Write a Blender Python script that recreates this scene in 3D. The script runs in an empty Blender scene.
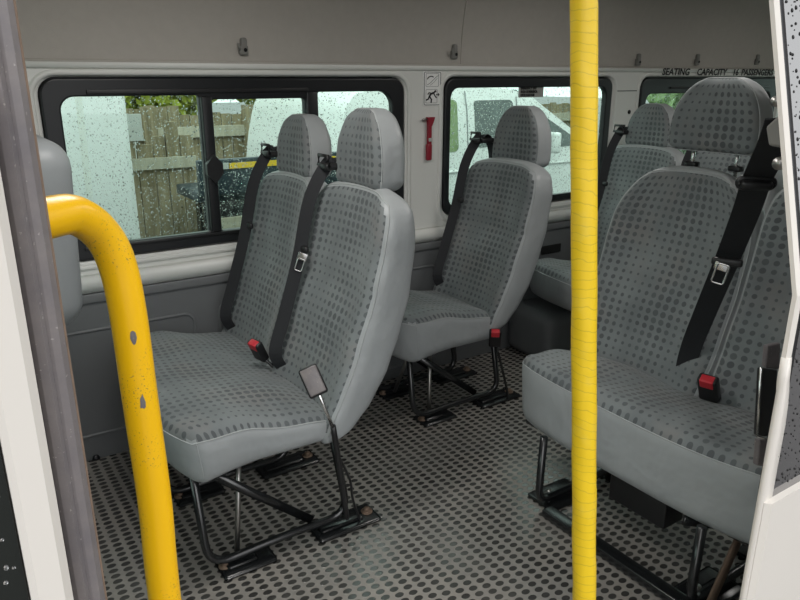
import bpy, bmesh, math, random
from mathutils import Vector, Matrix
random.seed(7)
SC = bpy.context.scene
COL = SC.collection
V = Vector
PI = math.pi

# ------------------------------------------------------------------ materials
def nmat(name):
    m = bpy.data.materials.new(name); m.use_nodes = True
    nt = m.node_tree; b = nt.nodes['Principled BSDF']
    return m, nt, b
def N(nt, t, **kw):
    n = nt.nodes.new(t)
    for k, v in kw.items():
        if k in n.inputs.keys() if hasattr(n.inputs, 'keys') else False: n.inputs[k].default_value = v
        else: setattr(n, k, v)
    return n
def mathn(nt, op, a, b=None, c=None):
    n = nt.nodes.new('ShaderNodeMath'); n.operation = op
    for i, x in enumerate((a, b, c)):
        if x is None: continue
        if isinstance(x, (int, float)): n.inputs[i].default_value = x
        else: nt.links.new(x, n.inputs[i])
    return n.outputs[0]
def mixc(nt, f, a, b):
    n = nt.nodes.new('ShaderNodeMix'); n.data_type = 'RGBA'
    for s, x in (('Factor', f), ('A', a), ('B', b)):
        i = {'Factor': 0, 'A': 6, 'B': 7}[s]
        if isinstance(x, (int, float)): n.inputs[i].default_value = x
        elif isinstance(x, tuple): n.inputs[i].default_value = (*x, 1)
        else: nt.links.new(x, n.inputs[i])
    return n.outputs[2]
def ramp(nt, f, p0, p1):
    n = nt.nodes.new('ShaderNodeMapRange'); nt.links.new(f, n.inputs[0])
    n.inputs[1].default_value = p0; n.inputs[2].default_value = p1; n.clamp = True
    return n.outputs[0]
def noise(nt, vec, scale, detail=3, rough=.5):
    n = nt.nodes.new('ShaderNodeTexNoise'); n.inputs['Scale'].default_value = scale
    n.inputs['Detail'].default_value = detail; n.inputs['Roughness'].default_value = rough
    if vec is not None: nt.links.new(vec, n.inputs['Vector'])
    return n.outputs['Fac']
def bump(nt, b, h, strength=.3, dist=.002):
    n = nt.nodes.new('ShaderNodeBump'); n.inputs['Strength'].default_value = strength
    n.inputs['Distance'].default_value = dist
    nt.links.new(h, n.inputs['Height']); nt.links.new(n.outputs[0], b.inputs['Normal'])
def objc(nt):
    return nt.nodes.new('ShaderNodeTexCoord').outputs['Object']

def plain(name, col, rough=.5, metal=0, var=.12, vs=9, bs=0, bsc=200, spec=.5, coat=0):
    m, nt, b = nmat(name); o = objc(nt)
    f = noise(nt, o, vs, 5, .6)
    c = mixc(nt, f, tuple(x * (1 - var) for x in col), tuple(min(1, x * (1 + var)) for x in col))
    nt.links.new(c, b.inputs['Base Color'])
    b.inputs['Roughness'].default_value = rough; b.inputs['Metallic'].default_value = metal
    b.inputs['Specular IOR Level'].default_value = spec
    b.inputs['Coat Weight'].default_value = coat
    if bs: bump(nt, b, noise(nt, o, bsc, 3), bs, .001)
    return m

M = {}
M['white'] = plain('white_paint', (.78, .785, .75), .35, var=.04, vs=4)
M['white_out'] = plain('white_body_paint', (.66, .62, .57), .3, var=.03, vs=3)
M['headliner'] = plain('headliner_felt', (.50, .47, .43), .95, var=.07, vs=30, bs=.6, bsc=500, spec=.1)
M['trim'] = plain('grey_trim_plastic', (.135, .142, .146), .6, var=.08, bs=.25, bsc=600)
M['trim_edge'] = plain('grey_trim_edge', (.165, .172, .176), .5, var=.08)
M['rubber'] = plain('black_rubber', (.013, .014, .016), .35, var=.1)
M['black_metal'] = plain('black_painted_steel', (.010, .011, .012), .22, var=.3, vs=30, spec=.8)
M['black_plastic'] = plain('black_plastic', (.016, .016, .017), .38)
M['grey_plastic'] = plain('grey_plastic', (.26, .27, .275), .5)
M['chrome'] = plain('chrome', (.75, .75, .74), .22, 1, var=.05)
M['steel'] = plain('steel', (.42, .41, .39), .38, 1, var=.2, vs=40)
M['rust'] = plain('rusty_steel', (.20, .14, .10), .7, .3, var=.4, vs=60)
M['red'] = plain('red_plastic', (.60, .03, .045), .4)
M['hammer_red'] = plain('hammer_red', (.30, .018, .035), .4)
M['sticker_bright'] = plain('sticker_paper', (.92, .92, .90), .4, var=.02)
M['webbing'] = plain('belt_webbing', (.018, .019, .022), .75, var=.1, bs=.5, bsc=700)
M['clip_grey'] = plain('hook_grey', (.22, .215, .20), .5)
M['dark'] = plain('dark_void', (.006, .006, .006), .8)
M['ink'] = plain('black_ink', (.012, .012, .012), .6)
M['sticker'] = plain('sticker_white', (.52, .52, .49), .4, var=.03)
M['sticker_grey'] = plain('sticker_grey', (.34, .34, .32), .6, var=.05)
M['seam_grey'] = plain('stitching', (.40, .42, .42), .7)
M['shell'] = plain('grey_seat_shell', (.30, .32, .33), .45, var=.05, bs=.2, bsc=500)

# vinyl: grey with soft wrinkles
m, nt, b = nmat('grey_vinyl'); o = objc(nt)
f = noise(nt, o, 6, 4)
nt.links.new(mixc(nt, f, (.33, .35, .358), (.40, .42, .425)), b.inputs['Base Color'])
b.inputs['Roughness'].default_value = .42; b.inputs['Specular IOR Level'].default_value = .45
h = mathn(nt, 'ADD', mathn(nt, 'MULTIPLY', noise(nt, o, 14, 2), 1.0), mathn(nt, 'MULTIPLY', noise(nt, o, 500, 2), .03))
bump(nt, b, h, .55, .012)
M['vinyl'] = m

# moquette with columns of dots (UV in metres)
def fabric(name, base, base2, dot, pitch=.0275):
    m, nt, b = nmat(name)
    tc = nt.nodes.new('ShaderNodeTexCoord')
    sp = nt.nodes.new('ShaderNodeSeparateXYZ'); nt.links.new(tc.outputs['UV'], sp.inputs[0])
    u, v = sp.outputs[0], sp.outputs[1]
    cu = mathn(nt, 'DIVIDE', u, pitch); cv = mathn(nt, 'DIVIDE', v, pitch * .88)
    iu = mathn(nt, 'FLOOR', cu); iv = mathn(nt, 'FLOOR', cv)
    fu = mathn(nt, 'SUBTRACT', mathn(nt, 'SUBTRACT', cu, iu), .5)
    fv = mathn(nt, 'SUBTRACT', mathn(nt, 'SUBTRACT', cv, iv), .5)
    # dot size swells and shrinks across the cloth
    wu = mathn(nt, 'SINE', mathn(nt, 'MULTIPLY', iu, .74))
    wv = mathn(nt, 'SINE', mathn(nt, 'ADD', mathn(nt, 'MULTIPLY', iv, .43), mathn(nt, 'MULTIPLY', iu, .22)))
    r = mathn(nt, 'ADD', .31, mathn(nt, 'ADD', mathn(nt, 'MULTIPLY', wu, .075), mathn(nt, 'MULTIPLY', wv, .055)))
    d = mathn(nt, 'SQRT', mathn(nt, 'ADD', mathn(nt, 'POWER', mathn(nt, 'MULTIPLY', fu, 1.12), 2), mathn(nt, 'POWER', fv, 2)))
    e = mathn(nt, 'DIVIDE', mathn(nt, 'SUBTRACT', r, d), .06)
    cl = nt.nodes.new('ShaderNodeClamp'); nt.links.new(e, cl.inputs[0])
    o = tc.outputs['Object']
    bg = mixc(nt, ramp(nt, noise(nt, o, 7, 4), .35, .65), base, base2)
    bg = mixc(nt, mathn(nt, 'MULTIPLY', ramp(nt, noise(nt, o, 4.5, 5, .6), .50, .72), .45), bg, (.27, .235, .215))
    wn = nt.nodes.new('ShaderNodeTexWhiteNoise'); wn.noise_dimensions = '2D'
    cb = nt.nodes.new('ShaderNodeCombineXYZ'); nt.links.new(iu, cb.inputs[0]); nt.links.new(iv, cb.inputs[1])
    nt.links.new(cb.outputs[0], wn.inputs['Vector'])
    amt = mathn(nt, 'ADD', .72, mathn(nt, 'MULTIPLY', wn.outputs['Value'], .25))
    col = mixc(nt, mathn(nt, 'MULTIPLY', cl.outputs[0], amt), bg, dot)
    nt.links.new(col, b.inputs['Base Color'])
    b.inputs['Roughness'].default_value = .8; b.inputs['Specular IOR Level'].default_value = .25
    b.inputs['Sheen Weight'].default_value = .25; b.inputs['Sheen Roughness'].default_value = .4
    hh = mathn(nt, 'ADD', mathn(nt, 'MULTIPLY', noise(nt, o, 9, 2), 1.0), mathn(nt, 'MULTIPLY', noise(nt, o, 900, 1), .03))
    bump(nt, b, hh, .5, .014)
    return m
M['fabric'] = fabric('grey_dotted_moquette', (.228, .250, .252), (.178, .196, .201), (.095, .104, .109))

# studded floor: hex lattice of dark raised discs in worn grey rubber
m, nt, b = nmat('studded_rubber_floor'); o = objc(nt)
sp = nt.nodes.new('ShaderNodeSeparateXYZ'); nt.links.new(o, sp.inputs[0])
A = .0425
PX, PY = .074, .0262
def lattice(ox, oy):
    a = mathn(nt, 'DIVIDE', mathn(nt, 'ADD', sp.outputs[0], ox), PX)
    c = mathn(nt, 'DIVIDE', mathn(nt, 'ADD', sp.outputs[1], oy), PY)
    fa = mathn(nt, 'MULTIPLY', mathn(nt, 'SUBTRACT', mathn(nt, 'FRACT', a), .5), PX / 1.38)
    fc = mathn(nt, 'MULTIPLY', mathn(nt, 'SUBTRACT', mathn(nt, 'FRACT', c), .5), PY)
    return mathn(nt, 'SQRT', mathn(nt, 'ADD', mathn(nt, 'MULTIPLY', fa, fa), mathn(nt, 'MULTIPLY', fc, fc)))
d = mathn(nt, 'MINIMUM', lattice(10, 10), lattice(10 + PX / 2, 10 + PY / 2))
stud = ramp(nt, d, .0101, .0088)
dirt = ramp(nt, noise(nt, o, 3.0, 6, .62), .38, .68)
dirt2 = ramp(nt, noise(nt, o, 45, 3, .6), .3, .75)
ground = mixc(nt, dirt, (.27, .25, .225), (.18, .18, .17))
ground = mixc(nt, mathn(nt, 'MULTIPLY', dirt2, .45), ground, (.36, .33, .29))
scol = mixc(nt, ramp(nt, noise(nt, o, 5, 4), .45, .8), (.035, .034, .032), (.10, .098, .09))
nt.links.new(mixc(nt, stud, ground, scol), b.inputs['Base Color'])
rg = mathn(nt, 'ADD', .38, mathn(nt, 'MULTIPLY', stud, -.20))
nt.links.new(rg, b.inputs['Roughness']); b.inputs['Specular IOR Level'].default_value = .75
bump(nt, b, mathn(nt, 'ADD', stud, mathn(nt, 'MULTIPLY', noise(nt, o, 150, 2), .15)), .5, .002)
M['floor'] = m

# tinted window glass (thin): lets light straight through with a faint reflection
def glassmat(name, tint, refl=.05):
    m = bpy.data.materials.new(name); m.use_nodes = True; nt = m.node_tree; nt.nodes.clear()
    t = nt.nodes.new('ShaderNodeBsdfTransparent'); t.inputs[0].default_value = (*tint, 1)
    g = nt.nodes.new('ShaderNodeBsdfGlossy'); g.inputs['Roughness'].default_value = .02
    mx = nt.nodes.new('ShaderNodeMixShader'); mx.inputs[0].default_value = refl
    o = nt.nodes.new('ShaderNodeOutputMaterial')
    nt.links.new(t.outputs[0], mx.inputs[1]); nt.links.new(g.outputs[0], mx.inputs[2]); nt.links.new(mx.outputs[0], o.inputs[0])
    return m
M['glass'] = glassmat('green_tinted_glass', (.86, .985, .93))
m, nt, b = nmat('water_drops'); b.inputs['Base Color'].default_value = (1, 1, 1, 1)
b.inputs['Transmission Weight'].default_value = 1; b.inputs['IOR'].default_value = 1.33; b.inputs['Roughness'].default_value = .02
M['water'] = m
m, nt, b = nmat('dark_wet_glass'); b.inputs['Base Color'].default_value = (.05, .046, .047, 1)
b.inputs['Roughness'].default_value = .04; b.inputs['Specular IOR Level'].default_value = .5; b.inputs['IOR'].default_value = 3.2
M['darkglass'] = m

m, nt, b = nmat('dark_cab_glass'); b.inputs['Base Color'].default_value = (.012, .014, .012, 1)
b.inputs['Roughness'].default_value = .05
M['cabglass'] = m
# yellow powder coat with chips; yellow tape with wound edges
m, nt, b = nmat('yellow_paint'); o = objc(nt)
ch = ramp(nt, noise(nt, o, 420, 3, .6), .60, .66)
big = ramp(nt, noise(nt, o, 15, 3, .5), .50, .62)
cc = mixc(nt, mathn(nt, 'MULTIPLY', ch, big), (.93, .52, .004), (.30, .19, .06))
nt.links.new(cc, b.inputs['Base Color']); b.inputs['Roughness'].default_value = .3
bump(nt, b, noise(nt, o, 120, 2), .15, .001)
M['yellow'] = m
m, nt, b = nmat('yellow_tape'); o = objc(nt)
sp = nt.nodes.new('ShaderNodeSeparateXYZ'); nt.links.new(o, sp.inputs[0])
zz = mathn(nt, 'ADD', mathn(nt, 'MULTIPLY', sp.outputs[2], 70), mathn(nt, 'MULTIPLY', noise(nt, o, 16, 3), 2.6))
zz = mathn(nt, 'ADD', zz, mathn(nt, 'MULTIPLY', sp.outputs[0], 10))
fr = mathn(nt, 'FRACT', zz)
ed = mathn(nt, 'SUBTRACT', 1.0, ramp(nt, fr, .0, .13))
cc = mixc(nt, mathn(nt, 'MULTIPLY', ed, .65), (.74, .50, .012), (.36, .24, .02))
st = ramp(nt, noise(nt, o, 22, 4, .6), .55, .8)
cc = mixc(nt, mathn(nt, 'MULTIPLY', st, .35), cc, (.64, .52, .12))
nt.links.new(cc, b.inputs['Base Color']); b.inputs['Roughness'].default_value = .38
bump(nt, b, mathn(nt, 'ADD', fr, mathn(nt, 'MULTIPLY', noise(nt, o, 70, 3), .6)), .5, .0015)
M['tape'] = m
# dark pillar seal with dirt
m, nt, b = nmat('purple_grey_seal'); o = objc(nt)
cc = mixc(nt, ramp(nt, noise(nt, o, 18, 6, .65), .4, .75), (.15, .135, .14), (.22, .195, .185))
cc = mixc(nt, ramp(nt, noise(nt, o, 240, 2, .6), .68, .72), cc, (.32, .30, .28))
nt.links.new(cc, b.inputs['Base Color']); b.inputs['Roughness'].default_value = .38
bump(nt, b, noise(nt, o, 60, 4), .3, .002)
M['seal'] = m
# outdoors
def wood(name, c1, c2):
    m, nt, b = nmat(name); o = objc(nt)
    mp = nt.nodes.new('ShaderNodeMapping'); mp.inputs['Scale'].default_value = (1, 1, .08); nt.links.new(o, mp.inputs[0])
    cc = mixc(nt, ramp(nt, noise(nt, mp.outputs[0], 26, 5, .6), .3, .7), c1, c2)
    nt.links.new(cc, b.inputs['Base Color']); b.inputs['Roughness'].default_value = .85
    return m
M['fence'] = wood('weathered_fence', (.13, .10, .055), (.34, .28, .17))
M['fence_rail'] = wood('pale_fence_rail', (.34, .31, .23), (.50, .46, .36))
m, nt, b = nmat('spring_leaves'); o = objc(nt)
nt.links.new(mixc(nt, noise(nt, o, 3, 4), (.16, .24, .02), (.50, .52, .07)), b.inputs['Base Color']); b.inputs['Roughness'].default_value = .7
M['leaf'] = m
m, nt, b = nmat('pale_green_leaves'); o = objc(nt)
nt.links.new(mixc(nt, noise(nt, o, 4, 4), (.10, .19, .05), (.42, .55, .28)), b.inputs['Base Color']); b.inputs['Roughness'].default_value = .7
M['leaf2'] = m
M['bark'] = wood('bark', (.06, .045, .03), (.12, .09, .06))
M['asphalt'] = plain('wet_asphalt', (.075, .075, .075), .4, var=.3, vs=12)
M['trailer'] = plain('dark_blue_steel', (.022, .036, .046), .4, var=.4, vs=12)
M['strip_yellow'] = plain('yellow_strip', (.85, .56, .03), .5)
M['van_white'] = plain('neighbour_van_paint', (.80, .81, .80), .3, var=.03)
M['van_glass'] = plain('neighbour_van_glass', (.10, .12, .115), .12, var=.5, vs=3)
M['van_glass_green'] = plain('neighbour_glass_green', (.22, .30, .14), .15, var=.5, vs=8)
M['amber'] = plain('amber_lens', (.85, .22, .03), .3)
M['brick'] = plain('dark_house_wall', (.10, .09, .085), .8, var=.3)

# ------------------------------------------------------------------ object helpers
def tag(o, label=None, cat=None, group=None, kind=None):
    if label: o['label'] = label
    if cat: o['category'] = cat
    if group: o['group'] = group
    if kind: o['kind'] = kind
    return o
def thing(name, label=None, cat=None, loc=(0, 0, 0), group=None, kind=None):
    o = bpy.data.objects.new(name, None); COL.objects.link(o); o.location = loc; o.empty_display_size = .1
    return tag(o, label, cat, group, kind)
def link(name, me, mats, parent=None):
    o = bpy.data.objects.new(name, me)
    for x in (mats if isinstance(mats, (list, tuple)) else [mats]): me.materials.append(M[x])
    COL.objects.link(o)
    if parent is not None: o.parent = parent
    return o
def worldloc(p):
    l = V((0, 0, 0))
    while p is not None: l += p.location; p = p.parent
    return l
class MB:
    """collects shapes into one mesh (world coordinates), built relative to its parent's place"""
    def __init__(s): s.bm = bmesh.new(); s.uv = s.bm.loops.layers.uv.new('UVMap')
    def add(s, verts, faces, mi=0, uvs=None, smooth=True):
        vs = [s.bm.verts.new(v) for v in verts]
        for k, f in enumerate(faces):
            try: fc = s.bm.faces.new([vs[i] for i in f])
            except ValueError: continue
            fc.material_index = mi if isinstance(mi, int) else mi[k]; fc.smooth = smooth
            if uvs:
                for l, i in zip(fc.loops, f): l[s.uv].uv = uvs[i]
        return s
    def box(s, lo, hi, bev=0, mi=0, rot=None):
        bm2 = bmesh.new(); bmesh.ops.create_cube(bm2, size=1)
        c = (V(lo) + V(hi)) / 2; d = V(hi) - V(lo)
        for v in bm2.verts: v.co = V((v.co.x * d.x, v.co.y * d.y, v.co.z * d.z))
        if bev: bmesh.ops.bevel(bm2, geom=bm2.edges[:], offset=bev, segments=3, profile=.5, affect='EDGES')
        if rot is not None:
            for v in bm2.verts: v.co = rot @ v.co
        bm2.verts.index_update()
        s.add([v.co + c for v in bm2.verts], [[v.index for v in f.verts] for f in bm2.faces], mi, smooth=bool(bev))
        bm2.free(); return s
    def sweep(s, path, prof, up=None, mi=0, cap=True, closed=False):
        """prof: list of 2D points (a,b); frame from tangent and up"""
        P = [V(p) for p in path]; n = len(P); rings = []
        prev = None
        for i, p in enumerate(P):
            a = P[(i - 1) % n] if (closed or i > 0) else P[0]; c = P[(i + 1) % n] if (closed or i < n - 1) else P[-1]
            t = (c - a).normalized()
            if up is not None: nn = V(up(i / (n - 1)) if callable(up) else up)
            else: nn = prev if prev else (V((0, 0, 1)) if abs(t.z) < .9 else V((1, 0, 0)))
            nn = (nn - t * nn.dot(t)).normalized(); bb = t.cross(nn); prev = nn
            rings.append([p + nn * x + bb * y for x, y in prof])
        k = len(prof); verts = [v for r in rings for v in r]; faces = []
        for i in range(n if closed else n - 1):
            j = (i + 1) % n
            for q in range(k): faces.append([i * k + q, i * k + (q + 1) % k, j * k + (q + 1) % k, j * k + q])
        if cap and not closed: faces.append(list(range(k))[::-1]); faces.append([(n - 1) * k + q for q in range(k)])
        return s.add(verts, faces, mi)
    def tube(s, path, r, seg=12, mi=0, smoothn=0, closed=False, up=None):
        if smoothn: path = catmull(path, smoothn, closed)
        return s.sweep(path, [(r * math.cos(2 * PI * q / seg), r * math.sin(2 * PI * q / seg)) for q in range(seg)], up, mi, closed=closed)
    def cyl(s, a, b, r, seg=20, mi=0): return s.tube([a, b], r, seg, mi)
    def build(s, name, mats, parent=None):
        bmesh.ops.recalc_face_normals(s.bm, faces=s.bm.faces[:])
        me = bpy.data.meshes.new(name); s.bm.to_mesh(me); s.bm.free()
        if parent is not None: me.transform(Matrix.Translation(-worldloc(parent)))
        return link(name, me, mats, parent)
def catmull(P, n=6, closed=False):
    P = [V(p) for p in P]; out = []; m = len(P)
    for i in range(m if closed else m - 1):
        g = (lambda k: P[k % m]) if closed else (lambda k: P[max(0, min(m - 1, k))])
        p0, p1, p2, p3 = g(i - 1), g(i), g(i + 1), g(i + 2)
        for k in range(n):
            t = k / n
            out.append(.5 * ((2 * p1) + (p2 - p0) * t + (2 * p0 - 5 * p1 + 4 * p2 - p3) * t * t + (3 * p1 - p0 - 3 * p2 + p3) * t ** 3))
    if not closed: out.append(P[-1])
    return out
def fillet(P, r, n=6):
    """polyline with rounded corners"""
    P = [V(p) for p in P]; out = [P[0]]
    for i in range(1, len(P) - 1):
        a = (P[i - 1] - P[i]); c = (P[i + 1] - P[i]); rr = min(r, a.length * .49, c.length * .49)
        a = P[i] + a.normalized() * rr; c = P[i] + c.normalized() * rr
        for k in range(n + 1):
            t = k / n; out.append(a * (1 - t) ** 2 + P[i] * 2 * t * (1 - t) + c * t * t)
    out.append(P[-1]); return out
def rrect(x0, z0, x1, z1, r, n=8):
    if not isinstance(r, (list, tuple)): r = (r,) * 4
    pts = []
    for (cx, cz, a0, q) in ((x1, z1, 0, r[0]), (x0, z1, 90, r[1]), (x0, z0, 180, r[2]), (x1, z0, 270, r[3])):
        ccx = cx - q if cx == x1 else cx + q; ccz = cz - q if cz == z1 else cz + q
        for k in range(n + 1):
            a = math.radians(a0 + 90 * k / n); pts.append((ccx + q * math.cos(a), ccz + q * math.sin(a)))
    return pts
def plate(name, loops, y, thick, mats, parent=None, bev=0, res=2, axis='y', xf=None):
    """flat plate with holes in the X-Z plane; front at y, going away from the camera"""
    cu = bpy.data.curves.new(name, 'CURVE'); cu.dimensions = '2D'; cu.fill_mode = 'BOTH'
    cu.extrude = max(thick / 2 - bev, .0001); cu.bevel_depth = bev; cu.bevel_resolution = res
    if bev: cu.offset = -bev
    for L in loops:
        sp = cu.splines.new('POLY'); sp.points.add(len(L) - 1)
        for p, q in zip(sp.points, L): p.co = (q[0], q[1], 0, 1)
        sp.use_cyclic_u = True
    tmp = bpy.data.objects.new('tmp', cu); COL.objects.link(tmp)
    dg = bpy.context.evaluated_depsgraph_get(); dg.update()
    me = bpy.data.meshes.new_from_object(tmp.evaluated_get(dg)); bpy.data.objects.remove(tmp); bpy.data.curves.remove(cu)
    me.name = name
    me.transform(Matrix(((1, 0, 0, 0), (0, 0, 1, y + thick / 2), (0, 1, 0, 0), (0, 0, 0, 1))))
    if xf:
        for v in me.vertices: v.co = xf(v.co)
    bm = bmesh.new(); bm.from_mesh(me); bmesh.ops.remove_doubles(bm, verts=bm.verts[:], dist=1e-5)
    bmesh.ops.recalc_face_normals(bm, faces=bm.faces[:]); bm.to_mesh(me); bm.free()
    me.materials.clear()
    if parent is not None: me.transform(Matrix.Translation(-worldloc(parent)))
    return link(name, me, mats, parent)
def text(name, body, size, x, y, z, mat, parent, shear=0, xs=1):
    cu = bpy.data.curves.new(name, 'FONT'); cu.body = body; cu.size = size; cu.extrude = .0004; cu.shear = shear
    cu.resolution_u = 2; cu.offset = .0012
    tmp = bpy.data.objects.new('tmp', cu); COL.objects.link(tmp)
    dg = bpy.context.evaluated_depsgraph_get(); dg.update()
    me = bpy.data.meshes.new_from_object(tmp.evaluated_get(dg)); bpy.data.objects.remove(tmp); bpy.data.curves.remove(cu)
    me.name = name; me.transform(Matrix(((xs, 0, 0, x), (0, 0, -1, y), (0, 1, 0, z), (0, 0, 0, 1))))
    me.materials.clear()
    if parent is not None: me.transform(Matrix.Translation(-worldloc(parent)))
    return link(name, me, mat, parent)

# rounded, subdivided box whose surface can be bent into upholstery
class RBox:
    def __init__(s, a, b, c, r, n=(8, 14, 20)):
        s.h = (a, b, c); s.r = r; s.ax = []
        for h, k in zip(s.h, n):
            rr = min(r, h * .98); inn = [-(h - rr) + 2 * (h - rr) * i / k for i in range(k + 1)]
            out = [rr * t for t in (.28, .55, .8, 1)]
            s.ax.append([-(h - rr) - q for q in out[::-1]] + inn + [(h - rr) + q for q in out])
    def rmap(s, p):
        q = V([max(-(h - min(s.r, h * .98)), min(h - min(s.r, h * .98), x)) for x, h in zip(p, s.h)])
        d = V(p) - q
        if d.length < 1e-9: return q
        rr = min(s.r, max(abs(x) for x in d) + 0) if False else s.r
        m = max(abs(x) for x in d)
        return q + d.normalized() * m
    def mesh(s, mb, deform, matf, uvf):
        idx = {}; verts = []; pre = []; faces = []
        def vid(p):
            k = (round(p[0], 5), round(p[1], 5), round(p[2], 5))
            if k not in idx: idx[k] = len(verts); w = s.rmap(p); pre.append(w); verts.append(deform(w))
            return idx[k]
        for ax in range(3):
            u, v = [(1, 2), (0, 2), (0, 1)][ax]
            for sgn in (-1, 1):
                for i in range(len(s.ax[u]) - 1):
                    for j in range(len(s.ax[v]) - 1):
                        q = []
                        for (di, dj) in ((0, 0), (1, 0), (1, 1), (0, 1)):
                            p = [0, 0, 0]; p[ax] = sgn * s.h[ax]; p[u] = s.ax[u][i + di]; p[v] = s.ax[v][j + dj]; q.append(vid(p))
                        faces.append(q)
        mi = [matf(sum((pre[i] for i in f), V((0, 0, 0))) / 4) for f in faces]
        mb.add(verts, faces, mi, [uvf(p) for p in pre])
        return s

# ------------------------------------------------------------------ camera
PITCH = math.atan(222 / 700); YAW = math.atan2(1100, math.hypot(700, 222))
cam_d = bpy.data.cameras.new('camera'); cam = bpy.data.objects.new('camera', cam_d); COL.objects.link(cam); SC.camera = cam
cam.location = (0, 0, 1.35)
cam_d.sensor_width = 36; cam_d.lens = 36 * 700 / 800; cam_d.clip_start = .02
cam.rotation_euler = (PI / 2 - PITCH, 0, YAW - PI / 2)

# photograph point on a vertical plane -> world (used for measuring positions only)
cp_, sp_ = math.cos(PITCH), math.sin(PITCH); cy_, sy_ = math.cos(YAW), math.sin(YAW)
def ray(x, y):
    r = (x - 400) / 700; d = (y - 300) / 700; h = cp_ - sp_ * d
    return V((h * cy_ + r * sy_, h * sy_ - r * cy_, -(sp_ + cp_ * d)))
def atY(x, y, Y): d = ray(x, y); return V((0, 0, 1.35)) + d * (Y / d.y)
def atX(x, y, X): d = ray(x, y); return V((0, 0, 1.35)) + d * (X / d.x)

W = 2.55     # inner face of far wall
X0, X1 = -1.5, 5.1
# ------------------------------------------------------------------ shell of the minibus
fl = MB().box((X0, .5, -.05), (X1, W + .02, 0)).build('floor', 'floor'); tag(fl, kind='structure')

win = [  # outer opening x0,z0,x1,z1,radius
    (.332, .750, 1.722, 1.350, .055), (1.940, .745, 3.03, 1.350, .05), (3.262, .75, 4.60, 1.350, .05)]
wall = thing('wall_right', kind='structure')
loops = [[(X0, .60), (X1, .60), (X1, 1.43), (X0, 1.43)][::1]]
for (x0, z0, x1, z1, r) in win: loops.append(rrect(x0 - .004, z0 - .004, x1 + .004, z1 + .004, r + .004)[::-1])
plate('wall_panel', loops, W, .05, 'white', wall, bev=.01)
# soft raised swages round each window and along the sill
for (x0, z0, x1, z1, r) in win:
    plate('window_gasket', [rrect(x0 - .05, z0 - .05, x1 + .05, z1 + .05, r), rrect(x0 + .008, z0 + .008, x1 - .008, z1 - .008, r)[::-1]], W + .031, .012, 'rubber', wall)
    L = rrect(x0 - .026, z0 - .026, x1 + .026, z1 + .018, r + .024)
    MB().tube([(a, W + .002, c) for a, c in L], .011, 8, closed=True, up=(0, 1, 0)).build('window_swage', 'white', wall)
MB().sweep([(X0, W, .672), (X1, W, .672)], [(.0, .026), (-.026, .022), (-.032, 0), (-.024, -.03), (0, -.034)], up=(0, 1, 0)).build('sill_moulding', 'white', wall)
MB().sweep([(X0, W, 1.388), (X1, W, 1.388)], [(0, .016), (-.009, .012), (-.010, -.004), (0, -.010)], up=(0, 1, 0)).build('roof_rail_ledge', 'white', wall)
# lower trim
lo = thing('trim_1', kind='structure')
MB().box((X0, W - .012, 0), (X1, W + .03, .632), .004).build('trim_panel', 'trim', lo)
MB().box((X0, W - .022, .60), (X1, W - .008, .634), .005).build('trim_lip', 'trim_edge', lo)
MB().tube([(a, W - .012, c) for a, c in rrect(.16, .10, .75, .50, .04)], .006, 8, closed=True, up=(0, 1, 0)).build('embossed_line', 'trim_edge', lo)
MB().tube([(a, W - .012, c) for a, c in rrect(.85, .06, 1.9, .52, .04)], .006, 8, closed=True, up=(0, 1, 0)).build('embossed_line', 'trim_edge', lo)
p = atY(96, 458, W - .014); MB().cyl(p, p + V((0, -.008, 0)), .014, 16).build('trim_button', 'rubber', lo)
p = atY(551, 249, W - .014); MB().box((p.x - .07, W - .018, p.z - .022), (p.x + .07, W - .010, p.z + .022), .003).build('vent_slot', 'dark', lo)
# wheel arch cover hump far side, partly behind the seats
MB().box((2.35, 2.22, 0), (3.2, W, .26), .06).build('trim_2', 'trim').__setitem__('kind', 'structure')

# ceiling / headliner (one shell) with a piece joint
prof = [(W + .012, 1.398), (W - .002, 1.405), (W - .012, 1.55), (W - .05, 1.70), (W - .17, 1.82), (W - .45, 1.88), (1.5, 1.90), (1.05, 1.88), (.86, 1.80), (.74, 1.62)]
pp = catmull([V((0, a, c)) for a, c in prof], 5)
cl = MB(); n = len(pp); xs = [X0, 2.02, X1]
vs = [(x, q.y, q.z) for x in xs for q in pp] + [(x, q.y + .01, q.z + .03) for x in xs for q in pp]
fs = []
for i in range(2):
    for j in range(n - 1):
        fs.append([i * n + j, i * n + j + 1, (i + 1) * n + j + 1, (i + 1) * n + j])
        o_ = 3 * n; fs.append([o_ + i * n + j, o_ + i * n + j + 1, o_ + (i + 1) * n + j + 1, o_ + (i + 1) * n + j])
cl.add(vs, fs)
cl = cl.build('ceiling', 'headliner'); tag(cl, kind='structure')
MB().tube([(2.02, q.y - .001, q.z - .001) for q in pp], .004, 6).build('trim_3', 'headliner').__setitem__('kind', 'structure')
MB().tube([(X0, W - .004, 1.402), (X1, W - .004, 1.402)], .006, 8).build('trim_4', 'headliner').__setitem__('kind', 'structure')

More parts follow.
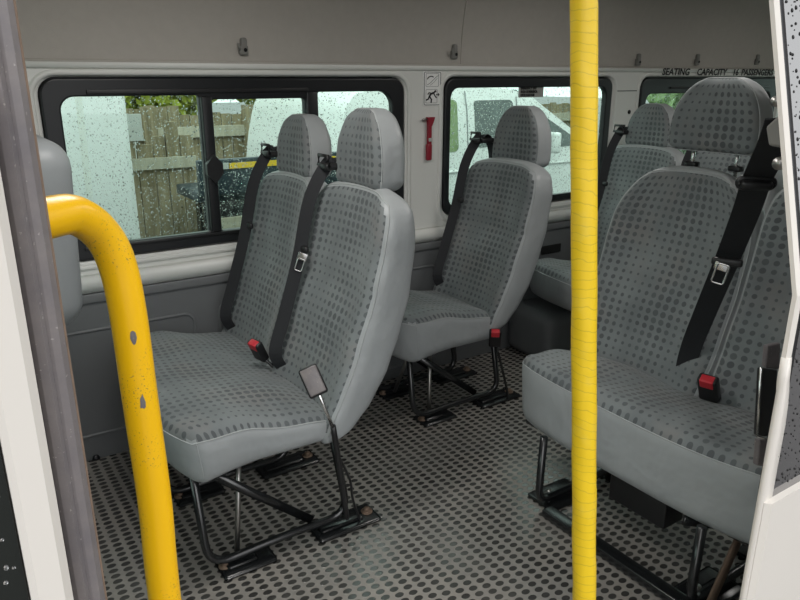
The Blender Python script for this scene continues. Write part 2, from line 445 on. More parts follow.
# rear wall with two door windows, cab bulkhead side, windscreen end
def plateX(name, loops, x, thick, mat, parent):   # loops in (y,z)
    ob = plate(name, loops, 0, thick, mat, None, bev=.004)
    ob.data.transform(Matrix(((0, 1, 0, x), (1, 0, 0, 0), (0, 0, 1, 0), (0, 0, 0, 1))))
    ob.parent = parent; return ob
wr = thing('wall_back', kind='structure')
plateX('rear_panel', [[(.45, 0), (W + .05, 0), (W + .05, 1.93), (.45, 1.93)], rrect(.66, .75, 1.5, 1.4, .06)[::-1], rrect(1.6, .75, 2.45, 1.4, .06)[::-1]], X1, .05, 'white', wr)
for y0, y1 in ((.66, 1.5), (1.6, 2.45)):
    MB().box((X1 + .02, y0 - .01, .74), (X1 + .025, y1 + .01, 1.41)).build('rear_pane', 'glass', wr)
wf = thing('wall_front', kind='structure')
plateX('front_panel', [[(.45, 0), (W + .05, 0), (W + .05, 1.93), (.45, 1.93)], rrect(.66, .7, 2.45, 1.5, .1)[::-1]], X0 - .05, .05, 'trim', wf)
MB().box((X0 - .03, .65, .69), (X0 - .025, 2.46, 1.51)).build('windscreen_pane', 'glass', wf)

# ---- windows
def drops(name, parent, x0, z0, x1, z1, y, dens, rmin, rmax, sgn=1, xf=None, mat='water'):
    mb = MB(); k = int(dens * (x1 - x0) * (z1 - z0)); verts = []; faces = []
    for _ in range(k):
        x = random.uniform(x0, x1); z = random.uniform(z0, z1); r = rmin + (rmax - rmin) * random.random() ** 2.5
        el = random.uniform(.9, 1.5); b0 = len(verts); ns = 7
        for (s_, hh) in ((1, 0), (.72, .42)):
            for q in range(ns):
                a = 2 * PI * q / ns; verts.append(V((x + r * s_ * math.cos(a), y + sgn * hh * r, z + r * s_ * el * math.sin(a))))
        verts.append(V((x, y + sgn * .6 * r, z)))
        for q in range(ns):
            q2 = (q + 1) % ns
            faces.append([b0 + q, b0 + q2, b0 + ns + q2, b0 + ns + q]); faces.append([b0 + ns + q, b0 + ns + q2, b0 + 2 * ns])
        faces.append([b0 + q for q in range(ns)][::-1])
    if xf: verts = [xf(v) for v in verts]
    mb.add(verts, faces)
    o = mb.build(name, mat, parent); tag(o, kind='stuff'); return o

def window(idx, w, openings, band=None):
    x0, z0, x1, z1, r = w
    t = thing('window_%d' % idx, kind='structure', loc=(x0, W, z0))
    plate('window_frame', [rrect(x0, z0, x1, z1, r)] + [rrect(*o)[::-1] for o in openings], W - .004, .034, 'rubber', t, bev=.006)
    for k, o in enumerate(openings):
        a, b_, c, d_ = o[:4]
        yy = W + .012 + (.008 if k == 1 else 0)
        MB().box((a - .008, yy, b_ - .008), (c + .008, yy + .004, d_ + .008)).build('pane', 'glass', t)
        drops('raindrops', t, a, b_, c, d_, yy + .0045, 15000, .0008, .0028)
    return t
G = .03
t1 = window(1, win[0], [(.388, .800, .842, 1.292, (.012, .045, .045, .006)), (.888, .798, 1.258, 1.276, .012), (1.316, .812, 1.662, 1.298, (.06, .008, .01, .05))])
# sliding rails and latch of window 1
MB().box((.47, W - .012, 1.300), (1.27, W - .002, 1.314), .002).build('slide_rail', 'black_plastic', t1)
MB().box((.845, W - .020, .80), (.884, W + .01, 1.288), .006).build('sliding_stile', 'rubber', t1)
MB().box((1.262, W - .014, .80), (1.31, W + .01, 1.300), .005).build('sliding_stile', 'rubber', t1)
MB().box((.40, W - .012, .785), (1.30, W - .002, .797), .003).build('slide_rail', 'black_plastic', t1)
lz = atY(210, 168, W).z; lx = .868
mb = MB(); mb.add([V((lx + a, W - .020 - e, lz + c)) for e in (0, .022) for a, c in ((0, .052), (.030, .018), (.030, -.018), (0, -.052), (-.030, -.018), (-.030, .018))],
   [[0, 1, 2, 3, 4, 5], [6, 7, 8, 9, 10, 11]] + [[q, (q + 1) % 6, 6 + (q + 1) % 6, 6 + q] for q in range(6)], smooth=False)
mb.build('window_latch', 'black_plastic', t1)
t2 = window(2, win[1], [(1.972, .780, 2.985, 1.308, .045)])
t3 = window(3, win[2], [(3.31, .785, 4.53, 1.268, .045)])
MB().box((3.5, W - .012, 1.292), (4.5, W - .003, 1.304), .002).build('slide_rail', 'black_plastic', t3)
# exit notice on window 2
a = atY(519, 86, W + .008); c = atY(543, 97, W + .008)
st = thing('exit_notice', 'small grey emergency exit notice stuck at the top of the middle window', 'sticker', loc=(a.x, W, c.z))
MB().box((a.x, W + .0075, c.z), (c.x, W + .0105, a.z)).build('notice_panel', 'sticker_grey', st)
hh = a.z - c.z
for k, tx in enumerate(('EMERGENCY EXIT', 'SALIDA DE EMERGENCIA', 'SORTIE DE SECOURS')):
    text('notice_text', tx, hh * .30, a.x + .012, W + .007, a.z - hh * (.30 + .30 * k), 'ink', st, xs=.62 if k else .82)
# pictogram sticker on the pillar
a = V((1.834, 0, 1.378)); c = V((1.918, 0, 1.235))
ps = thing('escape_sticker', 'white sticker with lever and running figure pictograms above the red hammer', 'sticker', loc=(1.876, W, c.z))
MB().box((a.x, W - .0035, c.z), (c.x, W + .001, a.z), .001).build('sticker_sheet', 'sticker_bright', ps)
yb = W - .0042
MB().tube([(q, yb, s_) for q, s_ in rrect(a.x + .004, c.z + .004, c.x - .004, a.z - .004, .006)], .0011, 6, closed=True, up=(0, 1, 0)).build('border_line', 'ink', ps)
MB().tube([(q, yb, s_) for q, s_ in rrect(a.x + .012, 1.315, c.x - .014, 1.368, .003)], .0006, 6, closed=True, up=(0, 1, 0)).build('panel_line', 'ink', ps)
MB().tube([(q, yb, s_) for q, s_ in rrect(a.x + .012, 1.247, c.x - .020, 1.303, .003)], .0006, 6, closed=True, up=(0, 1, 0)).build('panel_line', 'ink', ps)
g = MB(); g.tube([(1.852, yb, 1.345), (1.858, yb, 1.353), (1.870, yb, 1.357), (1.880, yb, 1.354)], .0022, 6, smoothn=4)
g.build('arrow_mark', 'ink', ps)
g = MB(); g.tube([(1.852, yb, 1.322), (1.866, yb, 1.330), (1.890, yb, 1.352), (1.902, yb, 1.360)], .0012, 6, smoothn=3); g.tube([(1.866, yb, 1.320), (1.884, yb, 1.334), (1.898, yb, 1.350)], .0008, 6)
g.build('lever_mark', 'clip_grey', ps)
g = MB()
def fig(P, r): g.tube([(x, yb, z) for x, z in P], r, 6)
fig([(1.886, 1.297), (1.890, 1.293)], .0052)
fig([(1.884, 1.290), (1.868, 1.284), (1.862, 1.272)], .0042)
fig([(1.880, 1.289), (1.888, 1.277), (1.895, 1.268)], .0024); fig([(1.870, 1.287), (1.860, 1.290), (1.855, 1.282)], .0022)
fig([(1.863, 1.273), (1.872, 1.262), (1.870, 1.248)], .0030); fig([(1.862, 1.274), (1.856, 1.262), (1.846, 1.259)], .0030)
fig([(1.893, 1.281), (1.906, 1.281)], .0018); fig([(1.902, 1.287), (1.908, 1.281), (1.902, 1.275)], .0018)
g.build('running_figure_mark', 'ink', ps); ps.scale = (1.15, 1, 1); ps.location.x -= .008
# hammer
hm = thing('emergency_hammer', 'red emergency glass hammer clipped on the white pillar between windows', 'hammer', loc=(1.85, W, 1.0))
hb = MB(); hb.box((1.833, W - .020, 1.003), (1.861, W - .004, 1.075), .006); hb.box((1.838, W - .020, 1.07), (1.858, W - .004, 1.175), .005)
hb.add([V((x, y, z)) for y in (W - .022, W - .005) for x, z in ((1.832, 1.188), (1.872, 1.188), (1.866, 1.170), (1.856, 1.150), (1.840, 1.150), (1.838, 1.170))],
       [[0, 1, 2, 3, 4, 5], [6, 7, 8, 9, 10, 11]] + [[q, (q + 1) % 6, 6 + (q + 1) % 6, 6 + q] for q in range(6)], smooth=False)
hb.build('hammer_body', 'hammer_red', hm)
g = MB(); g.tube([(1.810, W - .013, 1.176), (1.822, W - .013, 1.180), (1.836, W - .013, 1.180)], .005, 8); g.build('hammer_tip', 'steel', hm)
MB().box((1.840, W - .024, 1.085), (1.858, W - .018, 1.10), .002).build('hammer_clip', 'sticker', hm)
# pillar details: screw hole and seam
p = atY(629, 112, W); MB().cyl(V((p.x, W + .004, p.z)), V((p.x, W - .003, p.z)), .011, 14).build('trim_5', 'dark').__setitem__('kind', 'structure')
MB().box((3.06, W - .0015, 1.283), (3.25, W + .002, 1.287)).build('trim_6', 'ink').__setitem__('kind', 'structure')
# capacity lettering
lt = thing('capacity_lettering', 'long black seating capacity lettering below the headliner above the rear window', 'sign', loc=(3.4, W, 1.362))
for wd, wx in (('SEATING', 3.41), ('CAPACITY', 3.72), ('16', 4.07), ('PASSENGERS', 4.16)): text('lettering', wd, .050, wx, W - .011, 1.366, 'ink', lt, shear=.15, xs=1.22)
# hooks
for k, (px, py, nm) in enumerate(((243, 47, 'above the sliding window'), (454, 52, 'above the escape sticker'), (638, 60, 'above the pillar right of the taped pole'), (697, 60, 'above the rear window lettering, middle of three'), (757, 60, 'nearest the right door edge'))):
    q = atY(px, py, W - .01); y = W - .006
    h = thing('coat_hook', 'small grey plastic coat hook on the headliner ' + nm, 'hook', loc=(q.x, y, q.z), group='coat hooks along the headliner')
    g = MB(); g.box((q.x - .017, y - .014, q.z - .028), (q.x + .017, y + .006, q.z + .006), .006); g.box((q.x - .010, y - .016, q.z - .02), (q.x + .014, y + .006, q.z + .032), .008); g.build('hook_body', 'clip_grey', h)
    g = MB(); g.cyl((q.x + .004, y - .0175, q.z - .010), (q.x + .004, y - .012, q.z - .010), .0065, 12); g.build('screw_hole', 'dark', h)
    g = MB(); g.tube([(q.x - .012, y - .010, q.z - .004), (q.x - .022, y - .022, q.z - .006), (q.x - .024, y - .024, q.z + .012)], .004, 8, smoothn=3); g.build('hook_prong', 'clip_grey', h)

# ------------------------------------------------------------------ near side: door aperture, pillars
def tilt(v):
    v = V(v); v.y += .25 * max(0, v.z - 1.04); return v
near = thing('trim_7', kind='structure')
# B pillar
g = MB()
zs = [-.05, .4, .8, 1.0, 1.04, 1.1, 1.2, 1.3, 1.4, 1.5, 1.62]
LEAN = False
def vsweep(pr, mat, name, z0=-.05, z1=1.62, parent=None):
    parent = parent or near
    mb = MB(); Z = [z for z in zs if z0 < z < z1]; Z = [z0] + Z + [z1]; k = len(pr); verts = []; faces = []
    for z in Z:
        for x, y in pr: verts.append(tilt((x, y, z)) if LEAN else V((x, y, z)))
    for i in range(len(Z) - 1):
        for q in range(k): faces.append([i * k + q, i * k + (q + 1) % k, (i + 1) * k + (q + 1) % k, (i + 1) * k + q])
    faces.append(list(range(k))); faces.append([(len(Z) - 1) * k + q for q in range(k)])
    mb.add(verts, faces, smooth=False)
    return mb.build(name, mat, parent)
vsweep([(-.04, .52), (.036, .505), (.040, .498), (.045, .495), (.048, .500), (.050, .499), (.055, .499), (.059, .504), (.060, .53), (.05, .58), (-.04, .58)], 'seal', 'pillar_seal')
vsweep([(.0590, .5045), (.0605, .5045), (.0605, .512), (.0590, .512)], 'rust', 'pillar_edge')
vsweep([(.009, .50), (.0095, .477), (.014, .474), (.030, .474), (.0355, .480), (.036, .52), (.009, .52)], 'white_out', 'pillar_skin', z1=1.345)
vsweep([(-1.4, .49), (.010, .487), (.010, .50), (-1.4, .50)], 'white_out', 'front_door_skin', z1=.72)
gd = thing('window_4', kind='structure', loc=(-.6, .49, .9))
vsweep([(-1.4, .486), (.008, .4835), (.010, .4885), (-1.4, .49)], 'cabglass', 'pane', z0=.72, z1=1.62, parent=gd)
drops('raindrops', gd, -.16, .80, .004, 1.2, .4835, 9000, .0005, .0016, -1)
# C pillar / slid-back door and rear body side
near = thing('wall_left', kind='structure', loc=(3, .5, 0)); LEAN = True
xe = 1.045
vsweep([(xe, .500), (xe + .008, .496), (xe + .012, .500), (xe + .012, .508), (xe, .507)], 'white_out', 'door_edge', z0=.93)
vsweep([(xe + .012, .499), (xe + .022, .500), (xe + .022, .512), (xe + .012, .512)], 'rubber', 'glass_seal', z0=.70)
# lower, thicker part of the edge: outline measured in Y at X = xe
ol = [(785, 395), (782, 412), (776, 430), (768, 455), (763, 480), (757, 515), (752, 545), (749, 600)]
L = [atX(px, py, xe) for px, py in ol]
ys = [(q.y, q.z) for q in L]; ys.append((ys[-1][0], -.05))
mb = MB(); verts = []; faces = []
pts = [(.507, .94), (.507, .90)] + [(min(y, .60), z) for y, z in ys]
k = len(pts)
for i, (y, z) in enumerate(pts):
    wd = min(.03, .012 + .005 * i)
    verts += [(xe, .496, z), (xe - .001, max(y, .505), z), (xe + wd, max(y, .505) + .004, z), (xe + wd, .4965, z)]
for i in range(k - 1):
    for q in range(4): faces.append([i * 4 + q, i * 4 + (q + 1) % 4, (i + 1) * 4 + (q + 1) % 4, (i + 1) * 4 + q])
faces += [[0, 1, 2, 3], [4 * k - 4 + q for q in range(4)]]
mb.add([V(v) for v in verts], faces); mb.build('door_lower_edge', 'white_out', near)
# exterior skin below the glass, with pressed step
vsweep([(xe + .004, .4945), (xe + .012, .486), (4.9, .47), (4.9, .50), (xe + .01, .51)], 'white_out', 'body_side_skin', z0=-.05, z1=.685)
rg_ = thing('window_5', kind='structure', loc=(2, .49, .9))
vsweep([(xe + .022, .4975), (4.9, .485), (4.9, .495), (xe + .022, .506)], 'darkglass', 'pane', z0=.685, z1=1.50, parent=rg_)
vsweep([(xe + .26, .52), (4.9, .52), (4.9, .55), (xe + .26, .55)], 'trim', 'inner_panel', z0=-.05, z1=1.62)
def dx(v):
    v = V(v); v.y += -(v.x - xe) * .0032; return tilt(v)
drops('raindrops', rg_, xe + .024, .70, 2.6, 1.48, .4972, 6500, .0008, .0026, -1, dx, 'ink')
# header over the door aperture
MB().box((X0, .60, 1.60), (X1, .70, 1.68), .01).build('trim_8', 'white_out').__setitem__('kind', 'structure')
# black door latch handle on inner side of the door edge
hd = thing('door_latch_handle', 'black plastic door handle with a thin chrome edge on the right door edge', 'handle', loc=atY(765, 400, .60))
q0 = atY(757, 343, .60); q1 = atY(774, 343, .60); q2 = atY(755, 438, .60); q3 = atY(772, 438, .60)
def quadbox(a, b_, c, d_, dep, name, mat, par):
    mb = MB(); o_ = V((0, dep, 0)); P = [a, b_, d_, c]
    mb.add([*P, *[p + o_ for p in P]], [[0, 1, 2, 3], [7, 6, 5, 4]] + [[i, (i + 1) % 4, 4 + (i + 1) % 4, 4 + i] for i in range(4)], smooth=False)
    ob = mb.build(name, mat, par)
    bv = ob.modifiers.new('b', 'BEVEL'); bv.width = .003; bv.segments = 2
    return ob
quadbox(atY(761, 368, .60), atY(778, 370, .60), atY(757, 436, .60), atY(774, 438, .60), .008, 'handle_recess', 'black_plastic', hd)
MB().tube([atY(761, 368, .597), atY(757, 436, .597)], .0025, 8).build('chrome_strip', 'chrome', hd)
MB().tube([atY(757, 436, .597), atY(771, 440, .597)], .0025, 8).build('chrome_strip', 'chrome', hd)
quadbox(atY(768, 346, .61), atY(781, 343, .61), atY(766, 368, .61), atY(780, 370, .61), .010, 'latch_cover', 'seal', hd)
quadbox(atY(760, 440, .61), atY(774, 440, .61), atY(758, 466, .61), atY(770, 468, .61), .012, 'latch_cover', 'seal', hd)

# ------------------------------------------------------------------ yellow poles
gp = thing('grab_pole', 'straight upright grab pole wound in ridged yellow tape, right of centre', 'pole', loc=(.77, .56, 0))
P0, P1 = V((.773, .560, 0)), V((.776, .757, 1.86))
path = [P0.lerp(P1, i / 120) for i in range(121)]
mb = MB(); seg = 24; verts = []; faces = []
for i, p in enumerate(path):
    for q in range(seg):
        a = 2 * PI * q / seg; ph = (p.z * 70 + a / (2 * PI) + .35 * math.sin(p.z * 9)) % 1
        r = .0184 + .0008 * ph + .0003 * math.sin(a * 3 + p.z * 40); verts.append(p + V((r * math.cos(a), r * math.sin(a), 0)))
for i in range(len(path) - 1):
    for q in range(seg): faces.append([i * seg + q, i * seg + (q + 1) % seg, (i + 1) * seg + (q + 1) % seg, (i + 1) * seg + q])
mb.add(verts, faces); mb.build('taped_tube', 'tape', gp)
MB().cyl((.77, .562, 0), (.77, .562, .012), .045, 24).build('floor_flange', 'black_metal', gp)
MB().cyl((.772, .757, 1.83), (.772, .757, 1.86), .04, 24).build('roof_flange', 'black_metal', gp)
hr = thing('grab_rail', 'bent bright yellow painted grab rail with chipped paint at the left door post', 'rail', loc=(.14, .68, 0))
rp = [(.030, .592, 1.243), (.073, .630, 1.241), (.098, .655, 1.237), (.120, .674, 1.217), (.1325, .680, 1.187), (.1375, .68, 1.136), (.139, .68, 1.04), (.141, .68, .92), (.139, .68, .80), (.139, .68, .4), (.139, .68, 0)]
MB().tube(rp, .0173, 24, smoothn=8).build('painted_tube', 'yellow', hr)
MB().cyl((.139, .68, 0), (.139, .68, .012), .045, 24).build('floor_flange', 'black_metal', hr)
for z, dz, dx_ in ((1.113, .010, 0), (1.045, .009, .002)):
    ct = V((.139, .68, z)); vdir = (V((0, 0, 1.35)) - ct); a0 = math.atan2(vdir.y, vdir.x) + (.1 if dx_ else .05)
    ring = []
    for q in range(10):
        an = 2 * PI * q / 10; rr = random.uniform(.65, 1.1)
        aa = a0 + math.cos(an) * .17 * rr; zz = z + math.sin(an) * dz * rr
        ring.append(V((.139 + .0176 * math.cos(aa), .68 + .0176 * math.sin(aa), zz)))
    g = MB(); g.add(ring + [sum(ring, V((0, 0, 0))) / 10 + V((math.cos(a0), math.sin(a0), 0)) * .0004], [[q, (q + 1) % 10, 10] for q in range(10)]); g.build('paint_chip', 'seal', hr)

# ------------------------------------------------------------------ seats
def interp(tab, z):
    if z <= tab[0][0]: return tab[0][1]
    for (a, b_), (c, d_) in zip(tab, tab[1:]):
        if z <= c:
            t = (z - a) / (c - a); t = t * t * (3 - 2 * t) * .35 + t * .65
            return b_ + (d_ - b_) * t
    return tab[-1][1]
FR = [(.33, .805), (.42, .825), (.47, .850), (.60, .905), (.755, .960), (.90, .998), (1.07, 1.038)]
RE = [(.33, .855), (.38, .925), (.44, .985), (.54, 1.042), (.64, 1.082), (.75, 1.115), (.90, 1.134), (1.00, 1.13), (1.07, 1.115)]

def backrest(t, ox, yc, w, z0=.335, z1=1.065, zs_=0, bulge=0, sh=.14, s0=.80):
    a, b_, c = .06, w / 2, (z1 - z0) / 2
    R = RBox(a, b_, c, .045, (3, 16, 26))
    def df(p):
        v = (p.z + c) / (2 * c); Z = z0 + v * (z1 - z0); d = (p.x + a) / (2 * a); yn = p.y / b_
        wf = 1.0 if v < s0 else 1 - sh * ((v - s0) / (1 - s0)) ** 2.6
        wf *= 1 - .05 * max(0, (.25 - v)) / .25 + bulge * math.sin(PI * min(1, v / .9))
        top = -.030 * (abs(yn) ** 3) * max(0, (v - .75) / .25)
        f = interp(FR, Z); r_ = interp(RE, Z)
        dish = (1 - d) * (.026 * (1 - abs(yn) ** 2.2) - .010 * math.exp(-((abs(yn) - .80) / .16) ** 2) - .012 * math.exp(-((v - .42) / .13) ** 2) * (1 - yn * yn))
        pin = (1 - d) * .004 * math.exp(-((v - .60) / .012) ** 2)
        return V((ox + f * (1 - d) + r_ * d + dish + pin, yc + p.y * wf, Z + top + zs_))
    thr = -a + .009
    mb = MB(); R.mesh(mb, df, lambda p: 0 if p.x < thr - .001 and p.z > -c + .02 else 1, lambda p: (p.y + 5 + .0137, p.z + 5))
    o = mb.build('backrest', ['fabric', 'vinyl'], t)
    # piping along the edge seam: straight down the sides and round the shoulders
    pts = []; m = .012
    def edge(y, z): return df(R.rmap((thr if True else 0, y, z)))
    zl = [-c + .03 + (2 * c - .03) * i / 30 for i in range(31)]
    pts += [edge(b_, z) for z in zl]; pts += [edge(b_ - 2 * b_ * i / 20, c) for i in range(1, 20)]; pts += [edge(-b_, z) for z in zl[::-1]]
    MB().tube(pts, .0022, 6).build('seam_piping', 'seam_grey', o)
    return o, df

def headrest(t, ox, yc, z0, w=.252, h=.225, raised=False, xs=0, th=.058):
    a, b_, c = th, w / 2, h / 2
    R = RBox(a, b_, c, .035, (3, 14, 14))
    def df(p):
        v = (p.z + c) / (2 * c); yn = p.y / b_; d = (p.x + a) / (2 * a)
        wf = .98 if v < .25 else .98 * max(.05, 1 - ((v - .25) / .80) ** 2.2) ** .5
        xm = p.x * (1 - .25 * max(0, v - .6) / .4) + .012 * v
        dish = (1 - d) * .012 * (1 - yn * yn)
        return V((ox + xs + xm + dish, yc + p.y * wf, z0 + h * v))
    thr = -a + .022
    mb = MB(); R.mesh(mb, df, lambda p: 0 if p.x < thr else 1, lambda p: (p.y + 5 + .0137, p.z + 5.008))
    o = mb.build('headrest', ['fabric', 'vinyl'], t)
    def edge(y, z): return df(R.rmap((thr, y, z)))
    zl = [-c + 2 * c * i / 20 for i in range(21)]
    pts = [edge(b_, z) for z in zl] + [edge(b_ - 2 * b_ * i / 16, c) for i in range(1, 16)] + [edge(-b_, z) for z in zl[::-1]] + [edge(-b_ + 2 * b_ * i / 10, -c) for i in range(1, 10)]
    MB().tube(pts, .0018, 6, closed=True).build('seam_piping', 'seam_grey', o)
    for s_ in (-1, 1):
        MB().cyl((ox + xs, yc + s_ * .075, z0 - .06 - (.02 if raised else 0)), (ox + xs, yc + s_ * .075, z0 + .03), .006, 12).build('headrest_post', 'chrome', o)
        if raised: MB().box((ox + xs - .014, yc + s_ * .075 - .02, z0 - .052), (ox + xs + .014, yc + s_ * .075 + .02, z0 - .036), .004).build('post_collar', 'black_plastic', o)
    return o

def cushion(t, ox, y0, y1, xf_, xr, zb, zt, skew=0):
    a, b_, c = (xr - xf_) / 2, (y1 - y0) / 2, (zt - zb) / 2
    R = RBox(a, b_, c, min(.05, c * .9), (16, 28, 4))
    xc, yc, zc = (xr + xf_) / 2, (y0 + y1) / 2, (zt + zb) / 2
    def df(p):
        xn = p.x / a; yn = p.y / b_; tz = (p.z + c) / (2 * c)
        X_ = p.x
        # rounded front corners, undercut front
        if p.x < 0:
            X_ = p.x * (1 - .22 * abs(yn) ** 4)
            X_ += (1 - tz) * .022 * (-xn) + skew * max(0, yn) * (-xn)
        Z = p.z - (1 - tz) * .028 * max(0, -xn) ** 1.5 + tz * (-.034 * xn - .016 * max(0, xn) + .010 * math.cos(xn * 2.5) * 1 - .010 * math.exp(-((xn - .2) / .4) ** 2) * math.cos(yn * PI * 2 if b_ > .3 else yn))
        Z += tz * .008 * math.sin(7 * xn + 3 * yn) * .4
        # belly of the underside
        return V((ox + xc + X_, yc + p.y, zc + Z))
    zthr = c - .024
    mb = MB(); R.mesh(mb, df, lambda p: 0 if p.z > zthr else 1, lambda p: (p.y + 5, p.x + 5))
    o = mb.build('cushion', ['fabric', 'vinyl'], t)
    def edge(x, y): return df(R.rmap((x, y, zthr)))
    n_ = 24
    pts = [edge(a - 2 * a * i / n_, -b_) for i in range(n_)] + [edge(-a, -b_ + 2 * b_ * i / 30) for i in range(30)] + [edge(-a + 2 * a * i / n_, b_) for i in range(n_)]
    MB().tube(pts, .0022, 6).build('seam_piping', 'seam_grey', o)
    # vertical corner stitching
    for sy in (-1, 1):
        pts = [df(R.rmap((-a * .93, sy * b_, zthr - (zthr + c * .9) * i / 10))) for i in range(11)]
        MB().tube(pts, .0013, 5).build('corner_stitching', 'seam_grey', o)
    return o

def ribbon(mb, pts, w, th, wdir, n=6):
    pts = catmull(pts, n)
    pr = [(-w / 2, -th / 2), (w / 2, -th / 2), (w / 2, th / 2), (-w / 2, th / 2)]
    mb.sweep(pts, pr, up=wdir)
    for f in mb.bm.faces: f.smooth = False
    return mb

def seat_belt(t, ox, yb, zs_=0, tz=.80, tongue=True):
    """belt over the shoulder of one backrest, down its outboard edge"""
    def fx(z): return ox + interp(FR, z) - .016
    sb = MB()
    oo = -.022
    ribbon(sb, [(ox + 1.125, yb - .01, .98), (ox + 1.115, yb - .008, 1.06), (ox + 1.075, yb - .005, 1.108), (ox + 1.035, yb, 1.085), (fx(.98) + oo, yb + .008, .98), (fx(.80) + oo, yb + .008, .80),
                (fx(.62) + oo, yb + .006, .62), (fx(.5) + oo + .01, yb + .002, .50), (ox + .868, yb - .002, .43)], .042, .003, lambda q: V((0, 1, 0)).lerp(V((-.75, .65, 0)), min(1, q * 3)))
    s = sb.build('seat_belt', 'webbing', t)
    g = MB(); g.box((ox + 1.02, yb - .034, 1.075), (ox + 1.125, yb + .026, 1.098), .009); g.tube([(ox + 1.03, yb - .03, 1.12), (ox + 1.03, yb + .03, 1.12), (ox + 1.03, yb + .036, 1.09), (ox + 1.03, yb - .036, 1.09)], .006, 8, closed=True)
    g.build('belt_guide', 'black_plastic', s)
    g = MB(); g.box((fx(tz + .03) - .022, yb + .012 - .034, tz + .02), (fx(tz) + .004, yb + .012 + .034, tz + .044), .008); g.build('belt_stopper', 'black_plastic', s)
    if tongue:
        c = V((fx(tz) - .020, yb - .008, tz)); rt = Matrix.Rotation(-.55, 3, 'Z') @ Matrix.Rotation(.35, 3, 'Y')
        g = MB(); g.box(c + rt @ V((0, 0, .012)) - V((.015, .002, .012)), c + rt @ V((0, 0, .012)) + V((.015, .002, .012)), .001, rot=rt)
        g.tube([c + rt @ V((a, 0, b_)) for a, b_ in rrect(-.011, -.036, .011, .004, .004, 3)], .0028, 6, closed=True)
        g.build('belt_tongue', 'chrome', s)
    return s

def buckle(t, p, rot=(0, 0, 0), stalk=None, body='black_plastic', scale=1, red=True):
    mt = Matrix.Translation(V(p)) @ (Matrix.Rotation(rot[2], 4, 'Z') @ Matrix.Rotation(rot[1], 4, 'Y') @ Matrix.Rotation(rot[0], 4, 'X'))
    mb = MB(); mb.box((-.014 * scale, -.025 * scale, -.042 * scale), (.014 * scale, .025 * scale, .042 * scale), .007)
    for v in mb.bm.verts: v.co = mt @ v.co
    o = mb.build('buckle', body, t)
    if red:
        mb = MB(); mb.box((-.016 * scale, -.017 * scale, .016 * scale), (.008 * scale, .017 * scale, .0435 * scale), .003)
        for v in mb.bm.verts: v.co = mt @ v.co
        mb.build('release_button', 'red', o)
    if stalk:
        MB().tube(stalk, .0055, 10, smoothn=4).build('buckle_stalk', 'black_metal', o)
    return o

def base(t, ox, ya, yb_, zt=.355, near_detail=True):
    R_ = .012
    for i, y in enumerate((ya, yb_)):
        p = fillet([(ox + .455, y + .02, zt), (ox + .470, y, .035), (ox + .70, y, .045), (ox + .92, y, .040), (ox + .865, y, zt + .03)], .075)
        g = MB().tube(p, R_, 12).build('side_frame', 'black_metal', t)
        # diagonal flat strap
        s0, s1 = V((ox + .47, y + .015, zt - .01)), V((ox + .80, y + .012, .055))
        g = MB(); g.sweep([s0, s1], [(-.003, -.013), (.003, -.013), (.003, .013), (-.003, .013)], up=(0, 1, 0)); g.build('strap', 'black_metal', t)
        # pressed foot plates with bolts
        for k, (xa, xb) in enumerate(((ox + .50, ox + .66), (ox + .80, ox + 1.02))):
            pl = MB(); pl.box((xa, y - .045, 0), (xb, y + .055, .012), .010); pl.box((xa + .02, y - .018, .010), (xb - .05, y + .022, .020), .008)
            pl = pl.build('foot_plate', 'black_metal', t)
            bx = xb - .025 if k else xa + .02
            g = MB(); g.cyl((bx, y + .01, .010), (bx, y + .01, .0155), .019, 20); g.cyl((bx, y + .01, .012), (bx, y + .01, .026), .010, 6); g.build('bolt', 'rust', pl)
    for (x, z) in ((ox + .50, zt - .012), (ox + .82, zt)):
        MB().box((x - .018, ya - .02, z - .012), (x + .018, yb_ + .02, z + .012), .003).build('cross_bar', 'black_metal', t)
    # bright rod from crossbar to front foot
    MB().cyl((ox + .62, ya + .10, zt - .02), (ox + .56, ya + .02, .02), .008, 10).build('tie_rod', 'steel', t)
    MB().cyl((ox + .62, yb_ - .10, zt - .02), (ox + .56, yb_ - .02, .02), .008, 10).build('tie_rod', 'steel', t)
    MB().box((ox + .47, ya - .02, zt - .002), (ox + .90, yb_ + .04, zt + .010), .003).build('seat_pan', 'black_metal', t)

